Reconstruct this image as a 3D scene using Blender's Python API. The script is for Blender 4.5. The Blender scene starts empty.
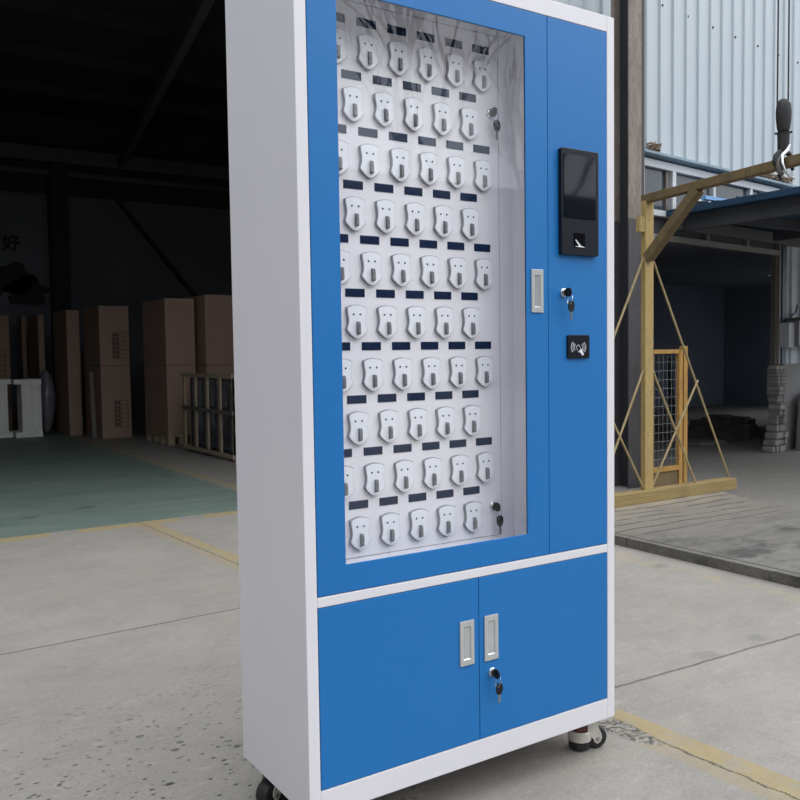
import bpy, bmesh, math, random
from mathutils import Vector, Matrix, noise
random.seed(7)
C = bpy.context.scene.collection
PI = math.pi
V = Vector

# ------------------------------------------------------------------ materials
class NT:
    """tiny node-tree writer"""
    def __init__(s, name):
        s.m = bpy.data.materials.new(name); s.m.use_nodes = True
        s.t = s.m.node_tree; s.n = s.t.nodes; s.b = s.n['Principled BSDF']
        s.tc = s.n.new('ShaderNodeTexCoord'); s.obj = s.tc.outputs['Object']
    def L(s, a, b): s.t.links.new(a, b)
    def put(s, sock, v):
        if hasattr(v, 'is_output'): s.L(v, sock)
        elif isinstance(v, (tuple, list)): sock.default_value = tuple(v) + ((1,) if len(v) == 3 and len(sock.default_value) == 4 else ())
        else: sock.default_value = v
    def math(s, op, a, b=0.0, clamp=False):
        n = s.n.new('ShaderNodeMath'); n.operation = op; n.use_clamp = clamp
        s.put(n.inputs[0], a); s.put(n.inputs[1], b); return n.outputs[0]
    def noise(s, scale, detail=4, rough=.55, stretch=None, dist=0):
        n = s.n.new('ShaderNodeTexNoise'); n.inputs['Scale'].default_value = scale
        n.inputs['Detail'].default_value = detail; n.inputs['Roughness'].default_value = rough
        n.inputs['Distortion'].default_value = dist
        if stretch:
            mp = s.n.new('ShaderNodeMapping'); mp.inputs['Scale'].default_value = stretch
            s.L(s.obj, mp.inputs['Vector']); s.L(mp.outputs[0], n.inputs['Vector'])
        else: s.L(s.obj, n.inputs['Vector'])
        return n.outputs['Fac']
    def voro(s, scale, stretch=None):
        n = s.n.new('ShaderNodeTexVoronoi'); n.inputs['Scale'].default_value = scale
        if stretch:
            mp = s.n.new('ShaderNodeMapping'); mp.inputs['Scale'].default_value = stretch
            s.L(s.obj, mp.inputs['Vector']); s.L(mp.outputs[0], n.inputs['Vector'])
        else: s.L(s.obj, n.inputs['Vector'])
        return n.outputs['Distance']
    def rng(s, v, a, b, c=0., d=1.):
        n = s.n.new('ShaderNodeMapRange'); n.inputs[1].default_value = a; n.inputs[2].default_value = b
        n.inputs[3].default_value = c; n.inputs[4].default_value = d; s.put(n.inputs[0], v); return n.outputs[0]
    def mix(s, f, a, b):
        n = s.n.new('ShaderNodeMix'); n.data_type = 'RGBA'
        s.put(n.inputs[0], f); s.put(n.inputs[6], a); s.put(n.inputs[7], b); return n.outputs[2]
    def xyz(s):
        n = s.n.new('ShaderNodeSeparateXYZ'); s.L(s.obj, n.inputs[0]); return n.outputs
    def bump(s, h, strength=.2, dist=.01):
        n = s.n.new('ShaderNodeBump'); n.inputs['Strength'].default_value = strength
        n.inputs['Distance'].default_value = dist; s.put(n.inputs['Height'], h); s.L(n.outputs[0], s.b.inputs['Normal'])
    def fin(s, col=None, rough=.5, metal=0., spec=None):
        if col is not None: s.put(s.b.inputs['Base Color'], col)
        s.put(s.b.inputs['Roughness'], rough); s.put(s.b.inputs['Metallic'], metal)
        if spec is not None: s.b.inputs['Specular IOR Level'].default_value = spec
        return s.m

def sr(r, g, b):
    f = lambda c: (c/255/12.92) if c/255 <= .04045 else ((c/255+.055)/1.055)**2.4
    return (f(r), f(g), f(b))

def simple(name, col, rough=.5, metal=0., var=.12, scale=6., bump=0., bscale=200., spec=None):
    n = NT(name)
    f = n.noise(scale, 4)
    c2 = tuple(c*(1-var) for c in col)
    if bump: n.bump(n.noise(bscale, 2), bump, .002)
    return n.fin(n.mix(n.rng(f, .3, .7), col, c2), rough, metal, spec)

M = {}
M['white'] = simple('white_powder_coat', (.675, .66, .71), .38, 0, .02, 3, .12, 700)
M['grey_side'] = M['white']
M['blue'] = simple('blue_powder_coat', (.012, .150, .43), .40, 0, .05, 2, .12, 800, spec=.32)
M['inner'] = simple('inner_white_paint', (.87, .86, .90), .4, 0, .03, 4)
M['shield'] = simple('white_plastic', (.88, .90, .95), .42, 0, .02, 9)
M['tab'] = simple('grey_plastic', (.23, .235, .25), .5, 0, .5, 220)
M['dot'] = simple('dark_screw', (.008, .008, .012), .6)
M['rim'] = simple('shaded_plastic_rim', (.33, .34, .36), .5, 0, .1, 30)  # grey paints in the shading on the white holders' edges
M['navy'] = simple('navy_glossy_label', (.010, .026, .075), .14, 0, .4, 40)
M['black'] = simple('black_plastic', (.008, .011, .017), .3, 0, .2, 20, spec=.25)
M['blackglass'] = simple('black_screen_glass', (.006, .008, .013), .04, 0, .1, 5, spec=.4)
M['fplens'] = simple('sensor_glass', (.004, .004, .006), .03)
M['chrome'] = simple('chrome', (.65, .67, .70), .18, 1.)
M['steel'] = simple('key_steel', (.45, .45, .44), .3, 1.)
M['keyhead'] = simple('dark_key_head', (.008, .010, .015), .5, spec=.25)
M['handle'] = simple('satin_grey_handle', (.50, .51, .51), .32, .35, .05, 30)
M['handle_in'] = simple('handle_cup', (.55, .57, .60), .22, .5, .1, 30)
M['icon_glint'] = simple('white_print_glint', (.75, .77, .82), .5)
M['caster'] = simple('ivory_caster_paint', (.56, .54, .49), .38, .1, .15, 40)
M['rubber'] = simple('black_rubber', (.012, .013, .016), .5)
M['redwheel'] = simple('red_plastic', (.10, .025, .022), .5)

def thin_glass(name, tint=(.93, .95, .96), gloss=1.0):
    m = bpy.data.materials.new(name); m.use_nodes = True; t = m.node_tree; t.nodes.clear()
    o = t.nodes.new('ShaderNodeOutputMaterial'); mx = t.nodes.new('ShaderNodeMixShader')
    tr = t.nodes.new('ShaderNodeBsdfTransparent'); gl = t.nodes.new('ShaderNodeBsdfGlossy')
    fr = t.nodes.new('ShaderNodeFresnel'); mu = t.nodes.new('ShaderNodeMath'); mu.operation = 'MULTIPLY'
    fr.inputs[0].default_value = 1.5; mu.inputs[1].default_value = gloss; mu.use_clamp = True
    tr.inputs[0].default_value = (*tint, 1); gl.inputs['Roughness'].default_value = .01
    # waviness of the sheet
    nz = t.nodes.new('ShaderNodeTexNoise'); nz.inputs['Scale'].default_value = 5.; nz.inputs['Detail'].default_value = 1
    tc = t.nodes.new('ShaderNodeTexCoord'); bp = t.nodes.new('ShaderNodeBump')
    bp.inputs['Strength'].default_value = .2; bp.inputs['Distance'].default_value = .002
    t.links.new(tc.outputs['Object'], nz.inputs['Vector']); t.links.new(nz.outputs['Fac'], bp.inputs['Height'])
    t.links.new(bp.outputs[0], gl.inputs['Normal'])
    ge = t.nodes.new('ShaderNodeNewGeometry'); fm = t.nodes.new('ShaderNodeMath'); fm.operation = 'SUBTRACT'; fm.inputs[0].default_value = 1
    t.links.new(ge.outputs['Backfacing'], fm.inputs[1]); f2 = t.nodes.new('ShaderNodeMath'); f2.operation = 'MULTIPLY'
    t.links.new(fr.outputs[0], mu.inputs[0]); t.links.new(mu.outputs[0], f2.inputs[0]); t.links.new(fm.outputs[0], f2.inputs[1]); t.links.new(f2.outputs[0], mx.inputs[0])
    t.links.new(tr.outputs[0], mx.inputs[1]); t.links.new(gl.outputs[0], mx.inputs[2]); t.links.new(mx.outputs[0], o.inputs[0])
    return m
M['glass'] = thin_glass('clear_acrylic', (.985, .985, .99), 1.45)

def ground_mat():
    n = NT('yard_concrete'); X, Y, Z = n.xyz()
    a = n.noise(.9, 5); b = n.noise(9, 6, .65); s = n.noise(3.6, 7, .68, (.75, 1.3, 1)); g = n.noise(130, 4, .7)
    col = n.mix(n.rng(a, .3, .7), (.235, .216, .193), (.305, .283, .256))
    col = n.mix(n.math('MULTIPLY', n.rng(s, .45, .75), .55), col, (.165, .158, .146))
    col = n.mix(n.math('MULTIPLY', n.rng(b, .55, .8), .5), col, (.17, .163, .152))
    col = n.mix(n.math('MULTIPLY', n.rng(g, .35, .7), .45), col, (.12, .114, .108))
    st = n.noise(4.1, 6, .6, (.8, 2.0, 1)); col = n.mix(n.math('MULTIPLY', n.rng(st, .64, .72), .35), col, (.14, .135, .127))
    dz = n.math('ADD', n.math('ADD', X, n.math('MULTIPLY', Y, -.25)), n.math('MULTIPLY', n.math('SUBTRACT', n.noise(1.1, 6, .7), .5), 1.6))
    col = n.mix(n.math('MULTIPLY', n.rng(dz, 3.0, 3.9), .62), col, (.105, .10, .094))  # dirt on the ground past the deck, with some shade painted in
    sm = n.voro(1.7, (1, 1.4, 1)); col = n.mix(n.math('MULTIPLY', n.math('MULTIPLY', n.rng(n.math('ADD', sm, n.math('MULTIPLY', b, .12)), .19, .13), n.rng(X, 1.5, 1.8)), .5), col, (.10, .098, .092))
    fg = n.noise(48, 6, .8, (.8, 1.4, 1)); col = n.mix(n.math('MULTIPLY', n.rng(fg, .52, .66), .38), col, (.13, .122, .113))
    fh = n.noise(17, 6, .8, (.6, 1.7, 1)); col = n.mix(n.math('MULTIPLY', n.rng(fh, .56, .66), .30), col, (.40, .38, .35))
    # pits near the front of the cabinet
    v = n.voro(33, (1, 1.5, 1)); pn = n.noise(30, 3)
    near = n.math('MULTIPLY', n.rng(Y, 1.35, .55), n.rng(X, .5, .15))
    pm = n.math('MULTIPLY', n.math('MULTIPLY', n.rng(v, .27, .2), n.rng(pn, .47, .52)), near)
    v2 = n.voro(12, (1, 1.5, 1)); pm2 = n.math('MULTIPLY', n.math('MULTIPLY', n.rng(v2, .17, .12), n.rng(n.noise(5, 1), .46, .5)), near)
    pit = n.math('MAXIMUM', pm, pm2)
    col = n.mix(n.math('MULTIPLY', pit, .95), col, (.035, .034, .032))
    jit = n.math('MULTIPLY', n.math('SUBTRACT', n.noise(4, 5, .7), .5), .05)
    jit2 = n.math('MULTIPLY', n.math('SUBTRACT', n.noise(14, 5, .8), .5), .05)
    # yellow painted line that runs along the joint behind the cabinet
    cx = n.math('ADD', n.math('ADD', X, -1.062), n.math('MULTIPLY', Y, .062))
    e = n.math('ABSOLUTE', n.math('ADD', cx, n.math('MULTIPLY', jit2, .25)))
    yel = n.math('MULTIPLY', n.rng(e, .073, .068), n.math('MULTIPLY', n.rng(n.noise(11, 6, .75), .40, .50, .35, .95), n.rng(cx, -.03, .0, .55, 1.)))
    yel = n.math('MULTIPLY', yel, n.rng(Y, 3.9, 3.85))
    yc = n.mix(n.noise(20, 5, .7), (.215, .165, .085), (.33, .265, .145))
    col = n.mix(yel, col, yc)
    # dashed threshold line
    fr = n.math('FRACT', n.math('DIVIDE', n.math('SUBTRACT', X, .42), .80))
    dash = n.math('MULTIPLY', n.rng(fr, .80, .79), n.math('MULTIPLY', n.rng(Y, 3.855, 3.865), n.rng(X, 2.4, 2.3)))
    dash = n.math('MULTIPLY', dash, n.rng(n.noise(9, 5, .7), .3, .42, .55, .95))
    col = n.mix(dash, col, yc)
    # faint second yellow strip near the plank platform
    e3 = n.math('ABSOLUTE', n.math('SUBTRACT', X, 2.58))
    y3 = n.math('MULTIPLY', n.rng(e3, .08, .04), n.rng(n.noise(5, 6, .75), .45, .62, 0, .7)); col = n.mix(y3, col, (.29, .24, .15))
    # joints and cracks
    j1 = n.math('MULTIPLY', n.rng(n.math('ABSOLUTE', n.math('ADD', n.math('SUBTRACT', n.math('ADD', Y, n.math('MULTIPLY', X, -.033)), 1.799), n.math('MULTIPLY', jit, .25))), .007, .003), n.rng(X, 1.02, 1.0))
    j2 = n.math('MULTIPLY', n.rng(n.math('ABSOLUTE', n.math('ADD', n.math('SUBTRACT', n.math('ADD', Y, n.math('MULTIPLY', X, .037)), .355), n.math('MULTIPLY', jit, .7))), .009, .003), n.rng(X, 1.12, 1.14))
    cr = n.rng(n.math('ABSOLUTE', n.math('ADD', n.math('ADD', cx, .012), jit2)), .0055, .0015)
    j = n.math('MAXIMUM', n.math('MAXIMUM', n.math('MULTIPLY', j1, .75), n.math('MULTIPLY', j2, .65)), n.math('MULTIPLY', cr, .8))
    col = n.mix(j, col, (.035, .032, .03))
    # broken patch of concrete beside the caster
    dx = n.math('SUBTRACT', X, 1.02); dy = n.math('DIVIDE', n.math('SUBTRACT', Y, .13), 2.4)
    dx = n.math('MULTIPLY', n.math('ADD', cx, .035), 1.5)
    rr = n.math('SQRT', n.math('ADD', n.math('MULTIPLY', dx, dx), n.math('MULTIPLY', dy, dy)))
    pa = n.math('MULTIPLY', n.rng(n.math('ADD', rr, jit2), .075, .06), .9)
    col = n.mix(pa, col, n.mix(n.rng(n.noise(60, 4, .7), .42, .58), (.03, .03, .028), (.26, .245, .22)))
    n.bump(n.math('SUBTRACT', n.math('ADD', b, g), n.math('MULTIPLY', n.math('MAXIMUM', j, n.math('MAXIMUM', pit, pa)), 2)), .25, .006)
    return n.fin(col, n.rng(b, .3, .7, .75, .9))

def floor_mat():
    n = NT('warehouse_floor_paint'); X, Y, Z = n.xyz()
    b = n.noise(1.6, 6, .65, (.6, 1.4, 1)); w = n.noise(6, 6, .7, (.5, 1.5, 1))
    gcol = n.mix(n.rng(b, .3, .7), (.095, .14, .12), (.15, .19, .168))
    gcol = n.mix(n.math('MULTIPLY', n.rng(w, .5, .75), .6), gcol, (.17, .175, .16))
    grey = n.mix(n.rng(w, .3, .7), (.17, .163, .152), (.22, .212, .198))
    jit = n.math('MULTIPLY', n.math('SUBTRACT', n.noise(3, 5, .7), .5), .12)
    xx = n.math('ADD', X, jit)
    col = n.mix(n.rng(xx, 1.80, 1.84), gcol, grey)
    yl = n.math('MULTIPLY', n.math('MULTIPLY', n.rng(xx, 1.80, 1.84), n.rng(xx, 1.96, 1.92)), n.rng(w, .35, .55, .25, .8))
    col = n.mix(yl, col, (.25, .205, .12))
    v = n.voro(1.3, (1, 2.5, 1)); col = n.mix(n.math('MULTIPLY', n.rng(v, .12, .08), .7), col, (.04, .05, .05))
    return n.fin(col, n.rng(w, .3, .7, .45, .7))

def wood_mat(name, c1, c2, stretch=(1, 30, 30), rough=.75):
    n = NT(name); f = n.noise(3, 6, .65, stretch); g = n.noise(5, 4)
    col = n.mix(n.rng(f, .3, .7), c1, c2); col = n.mix(n.math('MULTIPLY', n.rng(g, .55, .75), .5), col, tuple(c*.5 for c in c1))
    n.bump(f, .3, .004); return n.fin(col, rough)

def rust_mat(name, c1, c2, c3):
    n = NT(name); f = n.noise(5, 7, .7, (3, 3, .7)); g = n.noise(28, 4, .7, (2, 2, .6))
    col = n.mix(n.rng(f, .35, .65), c1, c2); col = n.mix(n.math('MULTIPLY', n.rng(g, .5, .7), .6), col, c3)
    n.bump(g, .3, .003); return n.fin(col, .75)

def plank_mat():
    n = NT('weathered_deck'); X, Y, Z = n.xyz()
    f = n.noise(2.2, 8, .75, (.8, 3.2, 3)); g = n.noise(2.3, 8, .75, (.7, 1.1, 1)); h = n.noise(45, 5, .7)
    col = n.mix(n.rng(f, .35, .65), (.095, .088, .080), (.175, .165, .150))
    col = n.mix(n.math('MULTIPLY', n.rng(h, .4, .7), .35), col, (.07, .065, .06))
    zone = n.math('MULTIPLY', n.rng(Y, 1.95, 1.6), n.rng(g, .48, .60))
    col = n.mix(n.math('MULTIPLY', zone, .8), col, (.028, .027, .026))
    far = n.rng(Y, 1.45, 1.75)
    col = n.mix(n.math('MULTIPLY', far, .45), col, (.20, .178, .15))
    jit = n.math('MULTIPLY', n.math('SUBTRACT', n.noise(1.3, 3, .6), .5), .14)
    yy = n.math('ADD', n.math('ADD', Y, jit), n.math('MULTIPLY', X, .03))
    fr = n.math('FRACT', n.math('DIVIDE', yy, .115))
    gap = n.math('MULTIPLY', n.math('MULTIPLY', n.rng(fr, .16, .08), far), n.rng(n.noise(2.4, 3), .40, .46))
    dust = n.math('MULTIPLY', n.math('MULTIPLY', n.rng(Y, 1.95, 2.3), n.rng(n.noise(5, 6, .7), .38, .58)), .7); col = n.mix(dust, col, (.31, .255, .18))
    edge = n.rng(n.math('ABSOLUTE', n.math('SUBTRACT', X, 2.80)), .012, .004)
    gap = n.math('MAXIMUM', gap, n.math('MULTIPLY', edge, .8))
    col = n.mix(n.math('MULTIPLY', gap, .9), col, (.022, .017, .014)); n.bump(n.math('SUBTRACT', f, gap), .5, .01)
    return n.fin(col, .85)

def brick_mat(name, c1, c2, mortar, scale=1., rot=None):
    n = NT(name); br = n.n.new('ShaderNodeTexBrick'); mp = n.n.new('ShaderNodeMapping')
    mp.inputs['Rotation'].default_value = (PI/2, 0, 0); n.L(n.obj, mp.inputs[0]); n.L(mp.outputs[0], br.inputs['Vector'])
    br.inputs['Color1'].default_value = (*c1, 1); br.inputs['Color2'].default_value = (*c2, 1); br.inputs['Mortar'].default_value = (*mortar, 1)
    br.inputs['Scale'].default_value = scale; br.inputs['Brick Width'].default_value = .24; br.inputs['Row Height'].default_value = .07; br.inputs['Mortar Size'].default_value = .008
    col = n.mix(n.math('MULTIPLY', n.rng(n.noise(7, 6, .7), .45, .7), .6), br.outputs[0], tuple(c*.45 for c in c1))
    n.bump(n.noise(25, 5, .7), .6, .02); return n.fin(col, .9)

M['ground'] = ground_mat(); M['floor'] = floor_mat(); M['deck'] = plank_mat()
M['timber'] = wood_mat('ochre_painted_timber', (.32, .23, .09), (.20, .145, .06))
M['ochre'] = rust_mat('ochre_painted_steel', (.40, .29, .115), (.34, .24, .09), (.20, .135, .06))
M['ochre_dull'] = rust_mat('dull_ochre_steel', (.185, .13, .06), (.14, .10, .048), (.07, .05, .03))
M['rod'] = rust_mat('ochre_rod', (.37, .285, .145), (.29, .22, .11), (.14, .10, .06))
M['orange'] = rust_mat('orange_painted_steel', (.46, .26, .07), (.38, .21, .05), (.15, .085, .04))
M['wire'] = simple('galvanised_wire', (.24, .245, .255), .6, .2)
M['rust'] = rust_mat('weathered_brown_steel', (.16, .13, .112), (.25, .215, .19), (.085, .052, .04))
M['greypole'] = rust_mat('grey_weathered_steel', (.07, .067, .07), (.05, .048, .054), (.03, .028, .028))
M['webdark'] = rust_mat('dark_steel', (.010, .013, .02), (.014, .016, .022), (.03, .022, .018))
M['sheet'] = simple('pale_blue_sheet_metal', (.445, .495, .53), .5, 0, .05, 1.2, spec=.4)
M['trimblue'] = simple('light_blue_trim', (.19, .27, .33), .45, 0, .2, 6)
M['pvc'] = simple('white_window_frame', (.50, .52, .55), .4, 0, .06, 6)
M['pane'] = simple('grey_window_glass', (.06, .072, .082), .12, 0, .25, 2)
M['awning'] = simple('deep_blue_roof_sheet', (.012, .05, .105), .45, 0, .3, 8)
M['awnunder'] = simple('dark_underside', (.055, .06, .072), .7, 0, .3, 5)
M['darkblue'] = simple('dark_blue_post', (.02, .05, .10), .5)
M['jamb'] = simple('brown_grey_jamb', (.12, .105, .095), .6)
M['bar'] = simple('dull_white_bar', (.20, .19, .18), .6)
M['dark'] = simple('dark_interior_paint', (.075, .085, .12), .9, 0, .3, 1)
M['roofdark'] = simple('near_black_roof', (.030, .032, .040), .9, 0, .3, 1)  # roof shade put into the colour: near-black against bounced daylight
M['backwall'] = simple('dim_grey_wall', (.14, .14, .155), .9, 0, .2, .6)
M['beam'] = simple('steel_beam_paint', (.09, .09, .095), .6)
M['brick'] = brick_mat('grey_rubble_masonry', (.30, .285, .27), (.20, .19, .18), (.12, .12, .115))
M['render'] = simple('grey_cement_render', (.24, .24, .245), .85, 0, .3, 3, .3, 40)
M['lightbrick'] = brick_mat('pale_block_wall', (.36, .36, .37), (.31, .31, .32), (.14, .14, .14))
M['slab'] = simple('grey_stone_slab', (.20, .19, .20), .7, 0, .25, 4)
M['meter_light'] = simple('light_grey_box_paint', (.42, .44, .48), .5)
M['meter_dark'] = simple('mid_grey_box_paint', (.17, .17, .20), .5)
M['card'] = simple('brown_cardboard', (.29, .195, .15), .85, 0, .12, 3)
M['print'] = simple('dark_carton_print', (.05, .032, .026), .8)
M['tape'] = simple('carton_seam', (.085, .052, .036), .7)
M['palewood'] = wood_mat('pale_crate_wood', (.33, .27, .19), (.25, .20, .14), (30, 30, 1))
M['film'] = simple('dark_stretch_film', (.06, .068, .09), .18, 0, .5, 12)
M['panelwhite'] = wood_mat('white_panel', (.86, .85, .80), (.78, .77, .72), (20, 20, 1), .5)
M['plastic'] = simple('grey_wrapping', (.20, .20, .23), .3, 0, .5, 9, .8, 20)
M['iron'] = rust_mat('greasy_iron', (.010, .010, .012), (.028, .025, .025), (.012, .012, .013))
M['hooksteel'] = rust_mat('worn_hook_steel', (.12, .105, .095), (.08, .068, .062), (.03, .026, .026))
M['silver'] = simple('shiny_latch_steel', (.6, .61, .62), .25, .9)
M['leaf'] = simple('dry_leaves', (.28, .19, .12), .9, 0, .6, 60)
M['sky_sheet'] = simple('blue_plastic_sheet', (.18, .36, .66), .4)
M['white_sheet'] = simple('white_plastic_sheet', (.75, .78, .82), .4)
M['posterdark'] = simple('poster_print', (.018, .02, .022), .8)
M['poster'] = simple('poster_grey', (.15, .155, .17), .8)
M['bark'] = simple('bare_tree_bark', (.07, .055, .045), .9)
M['skyblock_wall'] = simple('pale_sky_block', (.33, .31, .29), .8, 0, .1, 1)
M['doorwall'] = simple('dim_bluish_plaster', (.27, .29, .36), .9, 0, .2, 1)
M['farwall'] = simple('dark_reflection_wall', (.035, .035, .038), .8, 0, .4, .5)

# ------------------------------------------------------------------ mesh writer
class MB:
    def __init__(s): s.b = bmesh.new()
    def box(s, x0, x1, y0, y1, z0, z1):
        v = [s.b.verts.new(p) for p in ((x0,y0,z0),(x1,y0,z0),(x1,y1,z0),(x0,y1,z0),(x0,y0,z1),(x1,y0,z1),(x1,y1,z1),(x0,y1,z1))]
        for f in ((3,2,1,0),(4,5,6,7),(0,1,5,4),(1,2,6,5),(2,3,7,6),(3,0,4,7)): s.b.faces.new([v[i] for i in f])
        return s
    def bar(s, p, q, w, h, up=(0,0,1)):
        p, q = V(p), V(q); d = (q-p).normalized(); up = V(up)
        if abs(d.dot(up)) > .99: up = V((0,1,0))
        a = d.cross(up).normalized()*w/2; c = a.cross(d).normalized()*h/2
        v = [s.b.verts.new(P+i*a+j*c) for P in (p, q) for i, j in ((-1,-1),(1,-1),(1,1),(-1,1))]
        for f in ((0,1,2,3),(7,6,5,4),(0,4,5,1),(1,5,6,2),(2,6,7,3),(3,7,4,0)): s.b.faces.new([v[i] for i in f])
        return s
    def tube(s, pts, r, n=8, closed=False):
        pts = [V(p) for p in pts]; R = r if isinstance(r, (list, tuple)) else [r]*len(pts); rings = []; N = len(pts)
        ref = None
        for i, p in enumerate(pts):
            a = pts[(i-1) % N] if closed or i else pts[0]; b = pts[(i+1) % N] if closed or i < N-1 else pts[-1]
            t = (b-a).normalized()
            if ref is None: ref = V((0,0,1)) if abs(t.z) < .9 else V((1,0,0))
            u = (ref - t*ref.dot(t)).normalized(); w = t.cross(u); ref = u
            rings.append([s.b.verts.new(p + (u*math.cos(2*PI*k/n)+w*math.sin(2*PI*k/n))*R[i]) for k in range(n)])
        for i in range(N if closed else N-1):
            A, B = rings[i], rings[(i+1) % N]
            for k in range(n): s.b.faces.new((A[k], A[(k+1)%n], B[(k+1)%n], B[k]))
        if not closed: s.b.faces.new(rings[0][::-1]); s.b.faces.new(rings[-1])
        return s
    def lathe(s, prof, c, axis=(0,0,1), n=24, scale=(1,1)):
        ax = V(axis).normalized(); u = V((1,0,0)) if abs(ax.x) < .9 else V((0,1,0)); u = (u-ax*u.dot(ax)).normalized(); w = ax.cross(u); c = V(c)
        rings = [[s.b.verts.new(c+ax*z+(u*math.cos(2*PI*k/n)*scale[0]+w*math.sin(2*PI*k/n)*scale[1])*max(r, 1e-4)) for k in range(n)] for r, z in prof]
        for A, B in zip(rings, rings[1:]):
            for k in range(n): s.b.faces.new((A[k], A[(k+1)%n], B[(k+1)%n], B[k]))
        s.b.faces.new(rings[0][::-1]); s.b.faces.new(rings[-1]); return s
    def prism(s, pts, plane, a, b, inset=None):
        """outline pts (2-D) extruded along the axis missing from plane, from a to b"""
        def P(p, t):
            return {'xz': (p[0], t, p[1]), 'xy': (p[0], p[1], t), 'yz': (t, p[0], p[1])}[plane]
        A = [s.b.verts.new(P(p, a)) for p in pts]; B = [s.b.verts.new(P(p, b)) for p in (inset or pts)]
        n = len(pts)
        s.b.faces.new(A); s.b.faces.new(B[::-1])
        for k in range(n): s.b.faces.new((A[k], B[k], B[(k+1)%n], A[(k+1)%n]))
        return s
    def sheet(s, xs, zs, holes, y0, y1):
        """slab in the xz plane with rectangular holes (cell index pairs)"""
        g = {}
        def vt(i, j, k):
            if (i,j,k) not in g: g[i,j,k] = s.b.verts.new((xs[i], (y0, y1)[k], zs[j]))
            return g[i,j,k]
        solid = lambda i, j: 0 <= i < len(xs)-1 and 0 <= j < len(zs)-1 and (i, j) not in holes
        for i in range(len(xs)-1):
            for j in range(len(zs)-1):
                if not solid(i, j): continue
                s.b.faces.new((vt(i,j,0), vt(i+1,j,0), vt(i+1,j+1,0), vt(i,j+1,0)))
                s.b.faces.new((vt(i,j+1,1), vt(i+1,j+1,1), vt(i+1,j,1), vt(i,j,1)))
                if not solid(i-1, j): s.b.faces.new((vt(i,j,1), vt(i,j,0), vt(i,j+1,0), vt(i,j+1,1)))
                if not solid(i+1, j): s.b.faces.new((vt(i+1,j,0), vt(i+1,j,1), vt(i+1,j+1,1), vt(i+1,j+1,0)))
                if not solid(i, j-1): s.b.faces.new((vt(i,j,1), vt(i+1,j,1), vt(i+1,j,0), vt(i,j,0)))
                if not solid(i, j+1): s.b.faces.new((vt(i,j+1,0), vt(i+1,j+1,0), vt(i+1,j+1,1), vt(i,j+1,1)))
        return s
    def done(s, name, mat, parent=None, at=None, rot=0., bevel=0., smooth=False, seg=2):
        """link as one object; coordinates are world unless at= is given (then they are local to at)"""
        b = s.b; bmesh.ops.recalc_face_normals(b, faces=b.faces)
        me = bpy.data.meshes.new(name)
        o = bpy.data.objects.new(name, me); C.objects.link(o)
        org = V((0,0,0))
        if parent is not None:
            q = parent; base = V((0,0,0))
            while q is not None: base += q.location; q = q.parent
            if at is None: bmesh.ops.translate(b, vec=-base, verts=b.verts)
            else: o.location = V(at) - base
            o.parent = parent
        elif at is None:
            xs = [v.co for v in b.verts]; lo = [min(v[i] for v in xs) for i in range(3)]; hi = [max(v[i] for v in xs) for i in range(3)]
            if not KEEP[0]:
                org = V(((lo[0]+hi[0])/2, (lo[1]+hi[1])/2, lo[2])); bmesh.ops.translate(b, vec=-org, verts=b.verts); o.location = org
        else: o.location = V(at); o.rotation_euler.z = rot
        b.to_mesh(me); b.free(); me.materials.append(mat)
        if smooth:
            for p in me.polygons: p.use_smooth = True
        if bevel:
            m = o.modifiers.new('bevel', 'BEVEL'); m.width = bevel; m.segments = seg; m.limit_method = 'ANGLE'
        return o
KEEP = [False]
def tag(o, label, cat, group=None, kind=None):
    o['label'] = label; o['category'] = cat
    if group: o['group'] = group
    if kind: o['kind'] = kind
    return o
def thing(name, loc, label, cat, group=None, rot=0.):
    o = bpy.data.objects.new(name, None); C.objects.link(o); o.location = loc; o.empty_display_size = .1; o.rotation_euler.z = rot
    return tag(o, label, cat, group)
def struct(o, label=None):
    o['kind'] = 'structure'
    if label: o['label'] = label
    return o
def rrect(x0, x1, z0, z1, r, n=5):
    out = []
    for cx, cz, a in ((x1-r, z1-r, 0), (x0+r, z1-r, PI/2), (x0+r, z0+r, PI), (x1-r, z0+r, 1.5*PI)):
        out += [(cx+r*math.cos(a+PI/2*k/n), cz+r*math.sin(a+PI/2*k/n)) for k in range(n+1)]
    return out
def plain(name, m, mat, origin0=True, **k):     # a setting mesh that keeps its origin at the world origin
    KEEP[0] = origin0; o = m.done(name, mat, **k); KEEP[0] = False; return o

# ------------------------------------------------------------------ the key cabinet
W, D, Z0, Z1 = .9, .351, .100, 1.904
ZB, ZD0, ZD1, ZT = .1537, .5415, .563, 1.8646
FL, FR = .0266, .8742
XS, XM = .6714, .4485
cab = thing('key_cabinet', (W/2, D/2, 0), 'tall white steel key cabinet on casters with blue doors and a clear window', 'cabinet')
m = MB()
m.box(0, FL, 0, D, Z0, Z1); m.box(FR, W, 0, D, Z0, Z1)
m.box(FL, FR, 0, D, ZT, Z1); m.box(FL, FR, 0, D-.01, ZD0, ZD1); m.box(FL, FR, 0, D, Z0, ZB)
m.box(FL, FR, D-.012, D, ZB, ZT)
m.done('body', M['white'], cab, bevel=.0015)
m = MB(); m.box(.652, .672, .024, D-.013, ZD1, ZT)
m.box(.6095, .652, .108, .12, ZD1, ZT); m.box(FL, .0605, .108, .12, ZD1, ZT)
m.box(.0605, .6095, .108, .12, ZD1, .6035); m.box(.0605, .6095, .108, .12, 1.8375, ZT)
lin = m.done('compartment_lining', M['inner'], cab)
MB().lathe([(.004, 0), (.004, .002)], (.652, .05, 1.193), (-1, 0, 0), 12).done('latch_hole', M['dot'], lin)
m = MB(); m.box(.062, .608, .108, .120, .605, 1.836); m.done('key_panel', M['inner'], cab, bevel=.001)

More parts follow.
